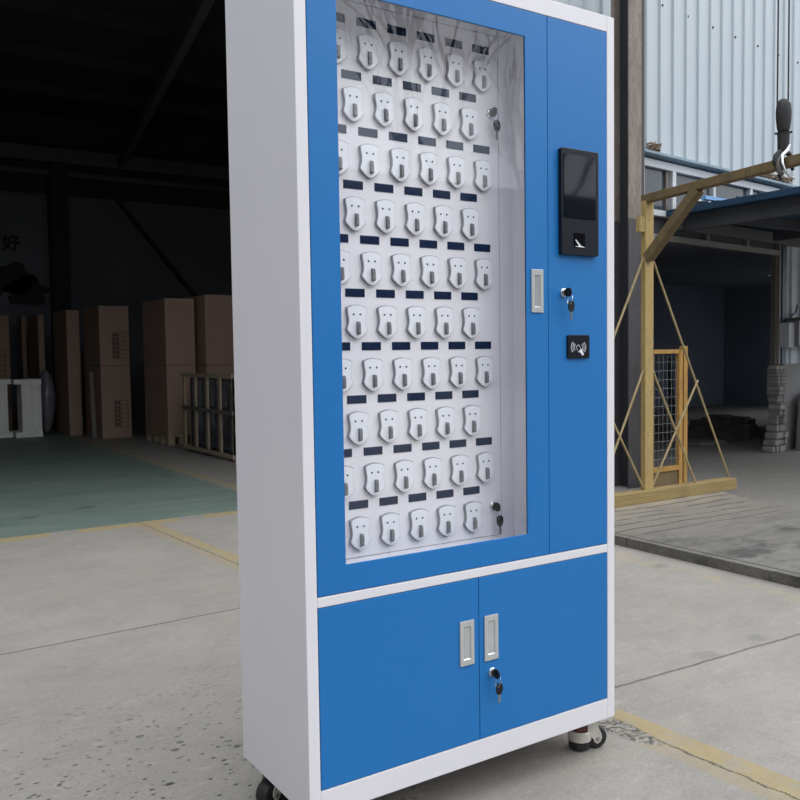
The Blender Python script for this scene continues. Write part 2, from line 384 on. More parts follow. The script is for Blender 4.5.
# glass door
g = .0014
gd = MB().sheet([FL+g, .0962, .6009, XS-g/2], [ZD1+g, .6237, 1.8034, ZT-g], {(1, 1)}, 0.0, .0025).sheet([FL+g, FL+g+.012, XS-g/2-.012, XS-g/2], [ZD1+g, ZD1+g+.012, ZT-g-.012, ZT-g], {(1, 1)}, .0025, .020).done('glass_door', M['blue'], cab, bevel=.0012)
gd['label'] = 'blue framed door with clear window'
MB().box(.090, .607, .0032, .0062, .617, 1.810).done('glass_pane', M['glass'], gd)
MB().sheet([.088, .0935, .6036, .609], [.615, .621, 1.806, 1.812], {(1, 1)}, .0064, .0076).done('gasket', M['dot'], gd)

def handle(par, x0, x1, z0, z1, fac=1):
    a, b = .24*(x1-x0), .13*(z1-z0)
    o = MB().sheet([x0, x0+a, x1-a, x1], [z0, z0+b, z1-b, z1], {(1, 1)}, -.0035, .0002).done('handle', M['handle'], par, bevel=.0008)
    m = MB()
    X0, X1, A, B = x0+a, x1-a, z0+b, z1-b; y = -.0006
    # scooped cup
    v = [m.b.verts.new(p) for p in ((X0,-.003,A),(X1,-.003,A),(X1,-.003,B),(X0,-.003,B),(X0+.002,y,A+.002),(X1-.002,y,A+.002),(X1-.002,y,B-.002),(X0+.002,y,B-.002))]
    for f in ((4,5,6,7),(0,1,5,4),(1,2,6,5),(2,3,7,6),(3,0,4,7)): m.b.faces.new([v[i] for i in f])
    m.done('handle_cup', M['handle_in'], o)
    return o
handle_cells = []
handle(gd, .6155, .653, 1.158, 1.261)

# narrow control door on the right
cd = MB().sheet([XS+g/2, FR-g], [ZD1+g, ZT-g], set(), 0.0, .020).done('control_door', M['blue'], cab, bevel=.0012)
t = MB().prism(rrect(.705, .8315, 1.300, 1.5575, .006), 'xz', -.012, 0.0).done('access_terminal', M['black'], cd, bevel=.0012)
MB().prism(rrect(.7125, .8195, 1.389, 1.543, .002), 'xz', -.0135, -.012).done('screen', M['blackglass'], t)
fp = MB().box(.746, .782, -.0135, -.012, 1.319, 1.354).done('fingerprint_sensor', M['fplens'], t)
MB().prism([(.748, 1.3205), (.782, 1.3195), (.772, 1.3225), (.768, 1.323), (.751, 1.338), (.749, 1.3365), (.761, 1.323)], 'xz', -.0142, -.0135).done('sensor_glint', M['icon_glint'], t)  # white reflection on the sensor, painted as a solid shape
cr = MB().prism(rrect(.731, .805, 1.046, 1.104, .004), 'xz', -.006, 0.0).done('card_reader', M['black'], cd, bevel=.0008)
m = MB(); cx, cz = .766, 1.0735
for r, w in ((.0265, .0008), (.0205, .0008), (.0150, .0007)):
    for sgn in (-1, 1):
        p = [(cx+sgn*r*math.cos(a)*.95, -.0064, cz+r*.72*math.sin(a)) for a in [math.radians(-38+8*k) for k in range(11)]]
        m.tube(p, w, 6)
def rot2(pts, a, ox, oz): return [(ox+x*math.cos(a)-z*math.sin(a), oz+x*math.sin(a)+z*math.cos(a)) for x, z in pts]
q = rot2(rrect(-.0055, .0055, -.008, .008, .001, 2), math.radians(32), cx+.0005, cz-.003)
m.tube([(x, -.0064, z) for x, z in q], .0006, 6, closed=True)
h = rot2([(-.003, -.012), (.003, -.012), (.004, -.003), (.0045, .003), (.002, .006), (-.001, .004), (-.0045, .005), (-.005, .001), (-.0035, -.004)], math.radians(38), cx+.0085, cz-.010)
m.prism(h, 'xz', -.0068, -.006)
m.done('card_symbol', M['icon_glint'], cr)

# lower doors
ld = MB().sheet([FL+g, XM-g/2], [ZB+g, ZD0-g], set(), 0., .020).done('lower_door', M['blue'], cab, bevel=.0012)
rd = MB().sheet([XM+g/2, FR-g], [ZB+g, ZD0-g], set(), 0., .020).done('lower_door', M['blue'], cab, bevel=.0012)
handle(ld, .391, .432, .341, .4455); handle(rd, .463, .504, .339, .4465)

# key holders and label slots on the inner panel
def shield(sc):
    half = [(0, 1.0), (.40, .985), (.80, .945), (.95, .915), (.965, .86), (.93, .76), (.87, .66), (.845, .56), (.86, .46), (.93, .37), (1.0, .30), (1.0, .26), (.86, .19), (.55, .09), (.22, .02)]
    pts = [(x*.0262*sc, (z-.5)*.0765*(1+(sc-1)*.7)) for x, z in half] + [(0, -.0765/2*(1+(sc-1)*.7))] + [(-x*.0262*sc, (z-.5)*.0765*(1+(sc-1)*.7)) for x, z in half[:0:-1]]
    return pts
def build_holder(loc):
    m = MB(); o2, o3 = shield(.955), shield(.945)
    m.prism(o2, 'xz', -.005, -.0098, o3)
    h = m.done('key_holder', M['shield'], cab, at=loc)
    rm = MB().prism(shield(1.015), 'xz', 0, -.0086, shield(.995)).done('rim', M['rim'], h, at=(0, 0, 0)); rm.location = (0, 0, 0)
    a = MB().prism([(-.0092, -.014), (-.0150, -.014), (-.0190, -.0115), (-.0175, .0115), (-.013, .0145), (-.0092, .0145)] , 'yz', -.0028, .0038)
    k = a.done('key_hook', M['tab'], h, at=h.matrix_world.translation)
    k.location = (0, 0, -.014)
    d = [rm]
    for x in (-.0085, .0085):
        s_ = MB().lathe([(.0023, 0), (.0023, .001)], (x-.001, -.0094, .0165), (0, -1, 0), 10).done('screw', M['dot'], h, at=(0, 0, 0)); s_.location = (0, 0, 0); d.append(s_)
    return h, k, d
PX, PZ = .0805, .11903
slots = []
for r in range(10):
    zc = 1.797 - PZ*r
    n_, x_ = (6, .555) if r % 2 == 0 else (5, .5145)
    for c_ in range(n_): slots.append((x_-PX*c_, zc))
first = None
for x, z in slots:
    loc = V((x-.0012, .108, z-.0658)) - cab.location
    if first is None:
        first = build_holder((x-.0012, .108, z-.0658))
        lab0 = MB().box(-.0250, .0250, -.0012, .0005, -.0092, .0092).done('label_slot', M['navy'], cab, at=(x-.001, .108, z-.001))
        continue
    h, k, d = first
    h2 = h.copy(); C.objects.link(h2); h2.location = loc
    for ch in [k]+d:
        c2 = ch.copy(); C.objects.link(c2); c2.parent = h2
    l2 = lab0.copy(); C.objects.link(l2); l2.location = V((x-.001, .108, z-.001)) - cab.location

# locks (parts) and the key pairs hanging in them (things)
def lock(par, x, y, z):
    m = MB().lathe([(.0112, 0), (.0112, .003), (.0098, .0045), (.0098, .007), (.0085, .0075), (.0085, .0068)], (x, y, z), (0, -1, 0), 20)
    o = m.done('lock', M['chrome'], par, smooth=False)
    MB().lathe([(.0075, .0066), (.0075, .0078)], (x, y, z), (0, -1, 0), 16).done('lock_core', M['steel'], o)
def head_pts(s=1.):
    return [(-.0045, -.005), (.0045, -.005), (.010, -.001), (.0115, .007), (.009, .015), (.0035, .0185), (-.0035, .0185), (-.009, .015), (-.0115, .007), (-.010, -.001)]
def keys(x, y, z, label, tw=.0):
    r = thing('key_pair', (x, y-.02, z-.06), label, 'keys', 'key pairs left hanging in the cabinet locks')
    m = MB(); m.prism([(z+b, 0) for b in (0,)]*0 or [(y-.011-b*.95, z+a) for a, b in head_pts()], 'yz', x-.0014, x+.0014)
    m.done('key_head', M['keyhead'], r, bevel=.0006)
    MB().box(x-.0008, x+.0008, y-.014, y-.0055, z-.003, z+.003).done('key_blade', M['steel'], r)
    ry, rz = y-.023, z-.018
    pts = [(x+.004*math.sin(a), ry+.011*math.cos(a)*.7, rz+.0125*math.sin(a)) for a in [2*PI*k/16 for k in range(16)]]
    MB().tube(pts, .0007, 6, closed=True).done('key_ring', M['chrome'], r)
    hz = rz-.0145
    m = MB(); hp = [(a*.9, -b*.95) for a, b in head_pts()]
    hx = x+.003; hy = ry-.001
    # hanging head, turned a little towards the camera
    b0 = [(hx+a*.9, hz-b*1.15+.006) for a, b in head_pts()]
    m.prism(b0, 'xz', hy-.0015, hy+.0015); m.done('key_head', M['keyhead'], r, bevel=.0006)
    m = MB(); z1 = hz-.0138
    m.prism([(hx-.0032, z1), (hx+.0032, z1), (hx+.0032, z1-.006), (hx+.0022, z1-.008), (hx+.003, z1-.011), (hx+.0018, z1-.014), (hx+.0026, z1-.018), (hx, z1-.022), (hx-.0032, z1-.019)], 'xz', hy-.0008, hy+.0008)
    m.done('key_blade', M['steel'], r)
lp = lin
for z, t_ in ((1.6475, 'key pair hanging in the upper lock behind the clear window'), (.679, 'key pair hanging in the bottom lock behind the clear window')):
    lock(cab, .581, .108, z); keys(.581, .108, z, t_)
lock(cd, .7215, 0, 1.208); keys(.7215, 0, 1.208, 'key pair hanging in the lock below the black access screen')
lock(rd, .4855, 0, .309); keys(.4855, 0, .309, 'key pair hanging in the lock of the lower right door')

# casters
def caster(px, py, ang):
    e = bpy.data.objects.new('caster', None); C.objects.link(e); e.parent = cab; e.location = V((px, py, 0)) - cab.location; e.rotation_euler.z = ang
    e.empty_display_size = .03
    def part(mm, n, mt, **k):
        o = mm.done(n, mt, e, at=(0, 0, 0), **k); o.location = (0, 0, 0); return o
    part(MB().box(-.034, .034, -.030, .030, .0965, .0999), 'mounting_plate', M['steel'])
    m = MB().lathe([(.030, .026), (.0315, .028), (.0315, .050), (.029, .053), (.026, .053), (.026, .046)], (0, 0, 0), (0, 0, 1), 28)
    m.done('ring_housing', M['caster'], e, at=(0,0,0)).location = (0,0,0)
    part(MB().lathe([(.020, .052), (.0235, .053), (.0235, .066), (.020, .068)], (0,0,0), (0,0,1), 20), 'adjusting_wheel', M['redwheel'])
    part(MB().lathe([(.009, .066), (.009, .0965)], (0,0,0), (0,0,1), 14), 'stem', M['steel'])
    part(MB().lathe([(.026, .004), (.029, .007), (.029, .024), (.012, .030)], (0,0,0), (0,0,1), 24), 'foot_pad', M['rubber'])
    # fork: two cheeks joined across the top
    out = [(.012, .0965), (.038, .0965), (.044, .060), (.053, .042), (.054, .031), (.049, .021), (.041, .017), (.033, .021), (.028, .032), (.012, .044)]
    for y in (-.0245, .0215):
        part(MB().prism(out, 'xz', y, y+.003), 'fork', M['caster'], bevel=.0006)
    part(MB().lathe([(.0055, -.027), (.0055, .027)], (.042, 0, .030), (0, 1, 0), 12), 'axle_bolt', M['steel'])
    w = MB().lathe([(.022, -.019), (.0275, -.017), (.0295, -.012), (.0295, .012), (.0275, .017), (.022, .019)], (.044, 0, .030), (0, 1, 0), 30)
    part(w, 'wheel', M['rubber'])
caster(.844, .073, -.30); caster(.075, .295, PI+.35); caster(.06, .060, PI); caster(.84, .295, 0)

# ------------------------------------------------------------------ setting: ground and warehouse
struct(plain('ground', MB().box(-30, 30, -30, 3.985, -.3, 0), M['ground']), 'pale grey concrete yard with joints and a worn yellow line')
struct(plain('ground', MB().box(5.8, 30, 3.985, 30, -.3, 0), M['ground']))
struct(plain('floor', MB().box(-14, 5.8, 3.985, 14, -.3, 0), M['floor']), 'green painted warehouse floor')
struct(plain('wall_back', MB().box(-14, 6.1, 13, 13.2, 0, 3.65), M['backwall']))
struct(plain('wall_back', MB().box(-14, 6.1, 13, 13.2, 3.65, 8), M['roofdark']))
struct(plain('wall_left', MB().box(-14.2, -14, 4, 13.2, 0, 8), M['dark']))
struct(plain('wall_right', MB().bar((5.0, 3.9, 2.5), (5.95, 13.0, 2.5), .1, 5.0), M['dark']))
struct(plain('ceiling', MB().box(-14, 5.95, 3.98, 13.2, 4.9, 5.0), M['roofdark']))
struct(plain('wall_front', MB().box(-14, 3.5, 3.80, 3.95, 4.1, 8), M['sheet']))
struct(plain('wall_front', MB().box(-14, -1.6, 3.80, 3.95, 0, 4.1), M['sheet']))  # added out of view to cut light entering the warehouse from the left
struct(plain('wall_jamb', MB().box(3.50, 4.98, 3.80, 3.95, 0, 8), M['dark']))
struct(plain('wall_sky_block', MB().box(-5.2, -5.0, -14, 3.8, 0, 5.5), M['skyblock_wall']), 'pale unseen wall added to shade the cabinet side')  # added out of view to block sky from the cabinet's left side
# steelwork of the warehouse
struct(plain('trim_1', MB().box(-14, 5.8, 12.75, 12.99, 4.12, 4.34), M['beam']))
struct(plain('trim_2', MB().box(-14, 5.8, 12.80, 12.99, 3.92, 4.0), M['beam']))
struct(plain('trim_3', MB().bar((2.15, 4.2, 4.86), (3.2, 12.7, 4.2), .10, .14), M['beam']))
for i, y in enumerate((5.4, 6.9, 8.4, 9.9, 11.4)):
    struct(plain('trim_%d' % (4+i), MB().box(-14, 4.95, y, y+.08, 4.76, 4.90), M['roofdark']))
tag(plain('steel_column', MB().box(2.10, 2.35, 12.70, 12.74, 0, 4.12).box(2.10, 2.35, 12.94, 12.98, 0, 4.12).box(2.21, 2.24, 12.74, 12.94, 0, 4.12), M['roofdark'], False), 'black steel column against the back wall inside the dark warehouse', 'column')
tag(plain('brace_rod', MB().bar((3.0, 12.9, 3.85), (5.2, 12.9, 1.2), .06, .06).bar((5.2, 12.9, 0), (5.2, 12.9, 3.85), .10, .10), M['roofdark'], False), 'black diagonal brace on the back wall above the cardboard boxes', 'brace')
# banner on the back wall
bn = thing('wall_banner', (1.3, 12.95, 1.9), 'dim grey banner with a dark character and tree shapes on the warehouse wall', 'banner')
MB().box(-.6, 2.02, 12.955, 12.985, 1.9, 3.6).done('banner_sheet', M['poster'], bn)
m = MB()
for cx_, cz_, r in ((.6, 2.15, .4), (1.1, 2.25, .35), (1.55, 2.3, .3), (1.75, 2.1, .3), (0.2, 2.2, .35)):
    m.prism([(cx_+r*(1+.16*math.sin(7*a)+.1*math.sin(13*a))*math.cos(a), max(1.91, cz_+r*.8*(1+.16*math.sin(5*a+1))*math.sin(a))) for a in [2*PI*k/40 for k in range(40)]], 'xz', 12.945-.001*r*9, 12.95)
m.done('tree_print', M['posterdark'], bn)
cu = bpy.data.curves.new('glyph', 'FONT'); cu.body = '\u597d'; cu.size = .26; cu.extrude = .002; cu.offset = .008
to = bpy.data.objects.new('tmp', cu); C.objects.link(to); bpy.context.view_layer.update()
me = bpy.data.meshes.new_from_object(to.evaluated_get(bpy.context.evaluated_depsgraph_get())); bpy.data.objects.remove(to)
to = bpy.data.objects.new('printed_character', me); C.objects.link(to); me.materials.clear(); me.materials.append(M['posterdark'])
me.transform(Matrix.Rotation(PI/2, 4, 'X')); to.parent = bn; to.location = V((1.42, 12.94, 2.76)) - bn.location

# cardboard boxes
def carton(x0, x1, y0, y1, h, label, seam=None, z0=0., marks=0, lx=None):
    e = thing('cardboard_box', ((x0+x1)/2, (y0+y1)/2, z0), label, 'box', 'tall cardboard boxes inside the warehouse')
    MB().box(x0, x1, y0, y1, z0, h).done('carton', M['card'], e, bevel=.004)
    if marks:
        m = MB(); w = x1-x0; a, b = x0+w*.42, x0+w*.88; zt = z0+(h-z0)*marks[1]; zb_ = z0+(h-z0)*marks[0]; y = y0-.0015
        k = 6
        for i in range(k+1):
            z = zb_+(zt-zb_)*i/k; m.box(a, b, y, y0, z-.003, z+.003)
        for xx in (a, a+(b-a)*.5, b): m.box(xx-.002, xx+.002, y, y0, zb_, zt)
        for i in range(k):
            z = zb_+(zt-zb_)*(i+.2)/k; hh = (zt-zb_)/k*.6
            m.box(a+.008, a+(b-a)*.46, y, y0, z, z+hh*.35); m.box(a+.008, a+(b-a)*.2, y, y0, z+hh*.4, z+hh); m.box(a+(b-a)*.27, a+(b-a)*.44, y, y0, z+hh*.45, z+hh)
        m.done('printed_table', M['print'], e)
    return e
def pallet(x0, x1, y0, y1, label):
    e = thing('pallet', ((x0+x1)/2, (y0+y1)/2, 0), label, 'pallet')
    m = MB(); m.box(x0, x1, y0, y1, .10, .12); m.done('top_boards', M['palewood'], e)
    for k in range(4):
        y = y0+(y1-y0-.09)*k/3
        for x in (x0, (x0+x1)/2-.04, x1-.08): MB().box(x, x+.08, y, y+.09, 0, .10).done('block', M['palewood'], e)
FX = .02
carton(2.50, 2.86, 8.55, 9.45, .96, 'lower cardboard box on the pallet beside the wooden crate', z0=.12)
carton(2.50, 2.86, 8.55, 9.45, 1.76, 'upper cardboard box of the pallet stack beside the wooden crate', z0=.963)
pallet(2.50, 2.86, 8.55, 9.45, 'wooden pallet under the two stacked cardboard boxes')
carton(2.09, 2.475, 9.98, 10.85, .955, 'lower printed cardboard box behind the thin leaning board', marks=(.16, .52))
carton(2.09, 2.475, 9.98, 10.85, 1.74, 'upper printed cardboard box stacked behind the thin leaning board', z0=.958, marks=(.12, .55))
carton(1.85, 2.02, 10.75, 11.6, .98, 'lower narrow cardboard box left of the printed boxes')
carton(1.85, 2.02, 10.75, 11.6, 1.72, 'upper narrow cardboard box left of the printed boxes', z0=.983)
carton(1.635, 1.715, 11.55, 12.3, 1.68, 'narrow tall cardboard box behind the grey wrapped bundle')
carton(1.55, 1.615, 12.35, 12.65, 1.70, 'narrowest tall cardboard box seen above the white panels')
carton(.75, 1.285, 11.75, 12.4, 1.68, 'wide tall cardboard box at the left edge above the white panels', marks=(.45, .70))
carton(2.92, 3.42, 8.35, 9.3, .95, 'lower dark cardboard box hidden behind the wooden crate')
carton(2.92, 3.42, 8.35, 9.3, 1.80, 'upper dark cardboard box standing behind the wooden crate', z0=.953)
b = MB().bar((2.03, 10.15, 0), (2.05, 10.30, .88), .055, .012, (0, -1, 0)).done('leaning_board', M['jamb'])
tag(b, 'thin brown board leaning on the dark side of the printed boxes', 'board')

# slatted wooden crate wrapped in dark film
cr_ = thing('wooden_crate', (2.85, 7.25, 0), 'pale wooden crate frame around dark film wrapped goods', 'crate')
x0, x1, y0, y1, h = 2.50, 3.2, 6.50, 8.0, .88
MB().box(x0+.06, x1-.06, y0+.06, y1-.06, .05, h-.05).done('wrapped_load', M['film'], cr_, bevel=.02)
for k in range(5):
    y = y0+.0+(y1-y0-.05)*k/4; MB().box(x0, x0+.022, y, y+.05, .03, h).done('upright_slat', M['palewood'], cr_)
for z in (.03, h-.04, .47): MB().box(x0-.018, x0, y0, y1, z, z+.04).done('rail', M['palewood'] if z != .47 else M['jamb'], cr_)
for z in (.03, h-.04, .30, .62):
    MB().box(x0, x1, y0-.018, y0, z, z+.04).done('rail', M['palewood'], cr_)
for k in range(3):
    x = x0+.0+(x1-x0-.05)*k/2; MB().box(x, x+.05, y0, y0+.022, .03, h).done('upright_slat', M['palewood'], cr_)
for y in (y0, y1-.05): MB().box(x0, x1, y, y+.05, 0, .03).done('skid', M['palewood'], cr_)

# white slatted panels at the left edge
def white_panel(x0, x1, b0, b1, y, h, label):
    e = thing('panel_crate', ((x0+x1)/2, y+.2, 0), label, 'panel', 'white panels at the left edge')
    MB().box(b0+.004, b1-.004, y+.016, y+.4, .05, h-.01).done('shell', M['panelwhite'], e)
    m = MB(); ws = (.14, .38, .36, .12); a = b0
    for w in ws:
        m.box(a+.002, a+(b1-b0)*w-.002, y+.006, y+.0165, .06, h-.06); a += (b1-b0)*w
    m.done('front_boards', M['panelwhite'], e)
    MB().box(x0, x1, y, y+.42, h-.065, h).done('top_rail', M['panelwhite'], e)
    MB().box(x0, x1, y, y+.42, 0, .07).done('bottom_rail', M['panelwhite'], e)
white_panel(.72, 1.185, .74, 1.135, 11.09, .79, 'white slatted panel cut off by the left edge of the photo')
white_panel(1.20, 1.54, 1.285, 1.535, 10.95, .785, 'white slatted panel beside the grey wrapped bundle')
m = MB(); bmesh.ops.create_icosphere(m.b, subdivisions=3, radius=1)
for v in m.b.verts:
    n_ = noise.noise(v.co*2.3)*.16; f = 1+n_; t_ = (v.co.z+1)/2
    v.co = V((1.66+v.co.x*.13*f*(1.1-.35*(1-t_)), 11.30+v.co.y*.20*f, .45+v.co.z*.45*(1+n_*.3)))
tag(m.done('wrapped_bundle', M['plastic'], smooth=True), 'grey plastic wrapped bundle between the white panel and the boxes', 'bundle')

# ------------------------------------------------------------------ building on the right (own axes: s along the wall, d into it)
P0 = V((7.2, 3.72, 0)); ROT = math.radians(7)
def F(s, d, z): return V((P0.x+s*math.cos(ROT)-d*math.sin(ROT), P0.y+s*math.sin(ROT)+d*math.cos(ROT), z))
def fb(name, m, mat, **k): return m.done(name, mat, at=P0, rot=ROT, **k)
def corr(m, s0, s1, z0, z1, pitch=.2, ph=-2.033):
    pts = []
    k = math.floor((s0-ph)/pitch)-1
    while ph+k*pitch < s1+pitch:
        c = ph+k*pitch
        for ds, d in ((-.014, 0), (-.006, -.020), (.006, -.020), (.014, 0), (.060, 0), (.066, -.0015), (.072, 0), (.122, 0), (.128, -.0015), (.134, 0)):
            if s0 < c+ds < s1: pts.append((c+ds, d))
        k += 1
    pts = [(s0, 0)]+pts+[(s1, 0)]
    A = [[m.b.verts.new((s, d, z)) for s, d in pts] for z in (z0, z1)]; B = [[m.b.verts.new((s, .05, z)) for s, d in (pts[0], pts[-1])] for z in (z0, z1)]
    for i in range(len(pts)-1): m.b.faces.new((A[0][i], A[0][i+1], A[1][i+1], A[1][i]))
    m.b.faces.new((B[0][1], B[0][0], B[1][0], B[1][1])); m.b.faces.new((A[0][0], A[1][0], B[1][0], B[0][0])); m.b.faces.new((A[0][-1], B[0][1], B[1][1], A[1][-1]))
    for j in (0, 1): m.b.faces.new(A[j]+[B[j][1], B[j][0]])
    return m
up = corr(MB(), -3.74, 7, 2.72, 7.5)
struct(fb('wall_upper', up, M['sheet']), 'pale blue corrugated metal wall above the window strip')
struct(fb('wall_outer', corr(MB(), .20, 7, .9, 2.72), M['sheet']))
struct(fb('wall_lower', MB().box(.20, 7, -.02, .08, 0, .9), M['render']))
struct(fb('wall_side', MB().box(-3.74, -2.36, 0, .18, 0, 2.72), M['lightbrick']))
struct(fb('wall_return', MB().box(-3.74, -3.70, .05, .45, 0, 7.5), M['sheet']))
struct(fb('wall_inner', MB().box(-1.1, 7, 4.4, 4.5, 0, 2.84), M['doorwall']))
struct(fb('wall_end', MB().box(6.9, 7, .2, 4.4, 0, 2.84), M['doorwall']))
struct(fb('ceiling', MB().box(-1.75, -1.1, .06, 2.2, 2.30, 2.84).box(-1.1, 4.8, .06, 4.5, 2.74, 2.84).box(4.8, 7, 2.5, 4.5, 2.74, 2.84), M['dark']))  # right end left open, an unseen gap added to light the room
struct(fb('trim_20', MB().box(-1.1, 4.8, .3, 4.39, 2.22, 2.26).box(4.8, 6.89, 2.5, 4.39, 2.22, 2.26), M['doorwall']))
m = MB()
for s_, z_ in ((-1.991, 3.99), (-1.596, 3.99), (-1.182, 3.99), (-.783, 3.99), (-.357, 4.0), (.06, 4.0), (.475, 4.01)): m.lathe([(.010, -.002), (.010, .004), (.005, .008)], (s_, -.004, z_), (0, -1, 0), 8)
struct(fb('trim_22', m, M['dot']))
# window strip
wn = thing('window_1', P0, '', '', rot=ROT)
for k_ in ('category',): del wn[k_]
wn['kind'] = 'structure'; wn['label'] = 'strip of white framed windows under the blue metal wall'
def lp_(m, name, mat, par, **k):
    o = m.done(name, mat, par, at=(0, 0, 0), **k); o.location = (0, 0, 0); return o
m = MB()
m.box(-2.36, .20, -.05, .03, 2.60, 2.665); m.box(-2.36, .20, -.05, .03, 2.20, 2.25)
for s_, w in ((-2.335, .05), (-1.868, .055), (-1.21, .04), (-.54, .05), (.16, .05)): m.box(s_-w/2, s_+w/2, -.048, .028, 2.2, 2.62)
lp_(m, 'window_frame', M['pvc'], wn, bevel=.003)
for a, b_ in ((-2.31, -1.90), (-1.83, -1.235), (-1.185, -.567), (-.513, .133)):
    lp_(MB().box(a, b_, -.01, .0, 2.25, 2.60), 'pane', M['pane'], wn)
lp_(MB().box(-1.97, -1.93, -.03, .02, 2.25, 2.60), 'sash', M['jamb'], wn)
struct(fb('trim_21', MB().prism([(-.11, 2.69), (-.11, 2.71), (0, 2.75), (0, 2.672)], 'yz', -3.2, .26), M['trimblue']), 'light blue flashing strip over the windows')
# transom and doorway frame
dr = thing('door_1', P0, '', '', rot=ROT); del dr['category']; dr['kind'] = 'structure'; dr['label'] = 'open dark doorway with a thin pale lintel bar'
lp_(MB().box(-2.36, .09, -.04, .02, 2.0, 2.05).box(-1.30, -1.26, -.03, .01, 2.05, 2.2).box(-.585, -.545, -.03, .01, 2.05, 2.2).box(.05, .09, -.04, .02, .9, 2.2), 'lintel_bar', M['bar'], dr)
lp_(MB().box(-2.34, -1.30, 0, .008, 2.05, 2.2).box(-1.26, -.585, 0, .008, 2.05, 2.2).box(-.545, .05, 0, .008, 2.05, 2.2), 'transom_pane', M['awnunder'], dr)
lp_(MB().box(0.01, .05, -.02, .03, .9, 2.0), 'door_jamb', M['jamb'], dr)
lp_(MB().box(.10, .185, -.05, .03, .9, 2.22), 'corner_post', M['darkblue'], dr)
# ruined masonry pillar
m = MB(); z = 0.; row = 0
while z < .88:
    h_ = random.uniform(.055, .10); h_ = min(h_, .9-z)
    edge = .015 + .045*math.exp(-((z-.36)/.16)**2) - .09*max(0, (.24-z)/.24) + .02*noise.noise(V((0, z*13, 3.3)))
    s_ = edge; right = .19+.03*math.sin(z*9)
    while s_ < right:
        w = random.uniform(.06, .12); e_ = min(s_+w, right+.02)
        j_ = lambda: random.uniform(-.007, .007)
        m.box(s_+j_(), e_-.006+j_(), -.05+3*j_(), .07, z+j_()*.4, z+h_-.005); s_ = e_
    m.box(edge+.012, right, -.025, .06, z-.01, min(z+h_, .9)); z += h_; row += 1
struct(fb('wall_pillar', m, M['brick'], bevel=.009), 'crumbling grey masonry pier beside the dark doorway')
# things at the right edge
sl = MB().prism([(.30, 0), (1.3, 0), (1.3, .62), (.55, .62), (.43, .60), (.36, .52)], 'xz', -.16, -.10)
tag(fb('stone_slab', sl, M['slab'], bevel=.006), 'grey slab with a clipped corner standing against the cement wall', 'slab')
mb_ = thing('meter_box', F(.06, -.02, 1.07), 'pale grey electrical box on the wall right of the doorway', 'box', rot=ROT)
o = MB().box(0, .12, -.12, 0, 0, .25).done('housing', M['meter_light'], mb_, at=(0,0,0), bevel=.004); o.location = (0,0,0)
mb2 = thing('switch_cabinet', F(.185, -.02, 1.07), 'darker grey switch cabinet beside the pale electrical box', 'cabinet', rot=ROT)
o = MB().box(0, .6, -.16, 0, .01, .27).done('housing', M['meter_dark'], mb2, at=(0,0,0), bevel=.004); o.location = (0,0,0)
o = MB().box(-.01, .61, -.18, 0, .27, .30).done('cap', M['jamb'], mb2, at=(0,0,0)); o.location = (0,0,0)
o = MB().tube([(.05, -.05, .30), (.10, -.05, .34), (.16, -.05, .36), (.2, -.05, .44)], .008, 6).done('cable', M['rubber'], mb2, at=(0,0,0)); o.location = (0,0,0)

# blue awning
aw = thing('awning', (7.3, 2.6, 2.05), 'dark blue sheet metal awning over the doorway', 'awning')
m = MB(); m.prism([(5.22, 3.44), (9.6, 3.96), (9.6, 1.2), (5.22, 1.2)], 'xy', 2.206, 2.255)
m.done('roof_sheet', M['awning'], aw)
m = MB()
for k in range(12): m.bar((5.22, 3.3-.19*k, 2.259), (9.6, 3.3-.19*k, 2.259), .025, .008)
m.done('sheet_rib', M['awning'], aw)
for x in (5.35, 6.7, 8.1, 9.5): MB().box(x, x+.06, 1.3, 3.40, 2.08, 2.205).done('rafter', M['awnunder'], aw)
for y in (1.5, 2.3, 3.0): MB().box(5.42, 9.5, y, y+.07, 2.12, 2.205).done('purlin', M['awnunder'], aw)
MB().bar((5.3, 3.36, 2.14), (9.5, 3.86, 2.14), .05, .10).done('wall_beam', M['beam'], aw)
# crumpled sheet and dry leaves
m = MB(); pts = []
G = {}
for i in range(9):
    for j in range(6):
        G[i, j] = m.b.verts.new((5.30+i*.045+.01*j, 3.12+j*.05, 2.30+.03*noise.noise(V((i*.7, j*.7, 1)))+.035*(j/5)))
for i in range(8):
    for j in range(5): m.b.faces.new((G[i,j], G[i+1,j], G[i+1,j+1], G[i,j+1]))
o = m.done('plastic_sheet', M['white_sheet']); sm = o.modifiers.new('s', 'SOLIDIFY'); sm.thickness = .006
tag(o, 'white and blue crumpled plastic sheet lying on the awning corner', 'sheet')
st = MB().bar((5.29, 3.10, 2.318), (5.66, 3.10, 2.31), .05, .03).done('blue_edge', M['sky_sheet'], o)
def leaves(name, s0, s1, n_, label, h):
    m = MB()
    for k in range(n_):
        s_ = random.uniform(s0, s1); a = random.uniform(.006, .014); z = 2.728+random.uniform(0, h)
        c = F(s_, -.07+random.uniform(-.03, .02), z)
        m.bar(c-V((a, 0, a*.4)), c+V((a, random.uniform(-a, a), a*random.uniform(-.5, .7))), a, .006)
    o = m.done(name, M['leaf']); tag(o, label, 'leaves', kind='stuff')
leaves('dry_leaves', -.50, .2, 420, 'dry brown leaves heaped on the flashing near the hook', .05)
leaves('dry_leaves', -2.30, -2.14, 160, 'dry brown leaves heaped on the flashing beside the steel column', .06)
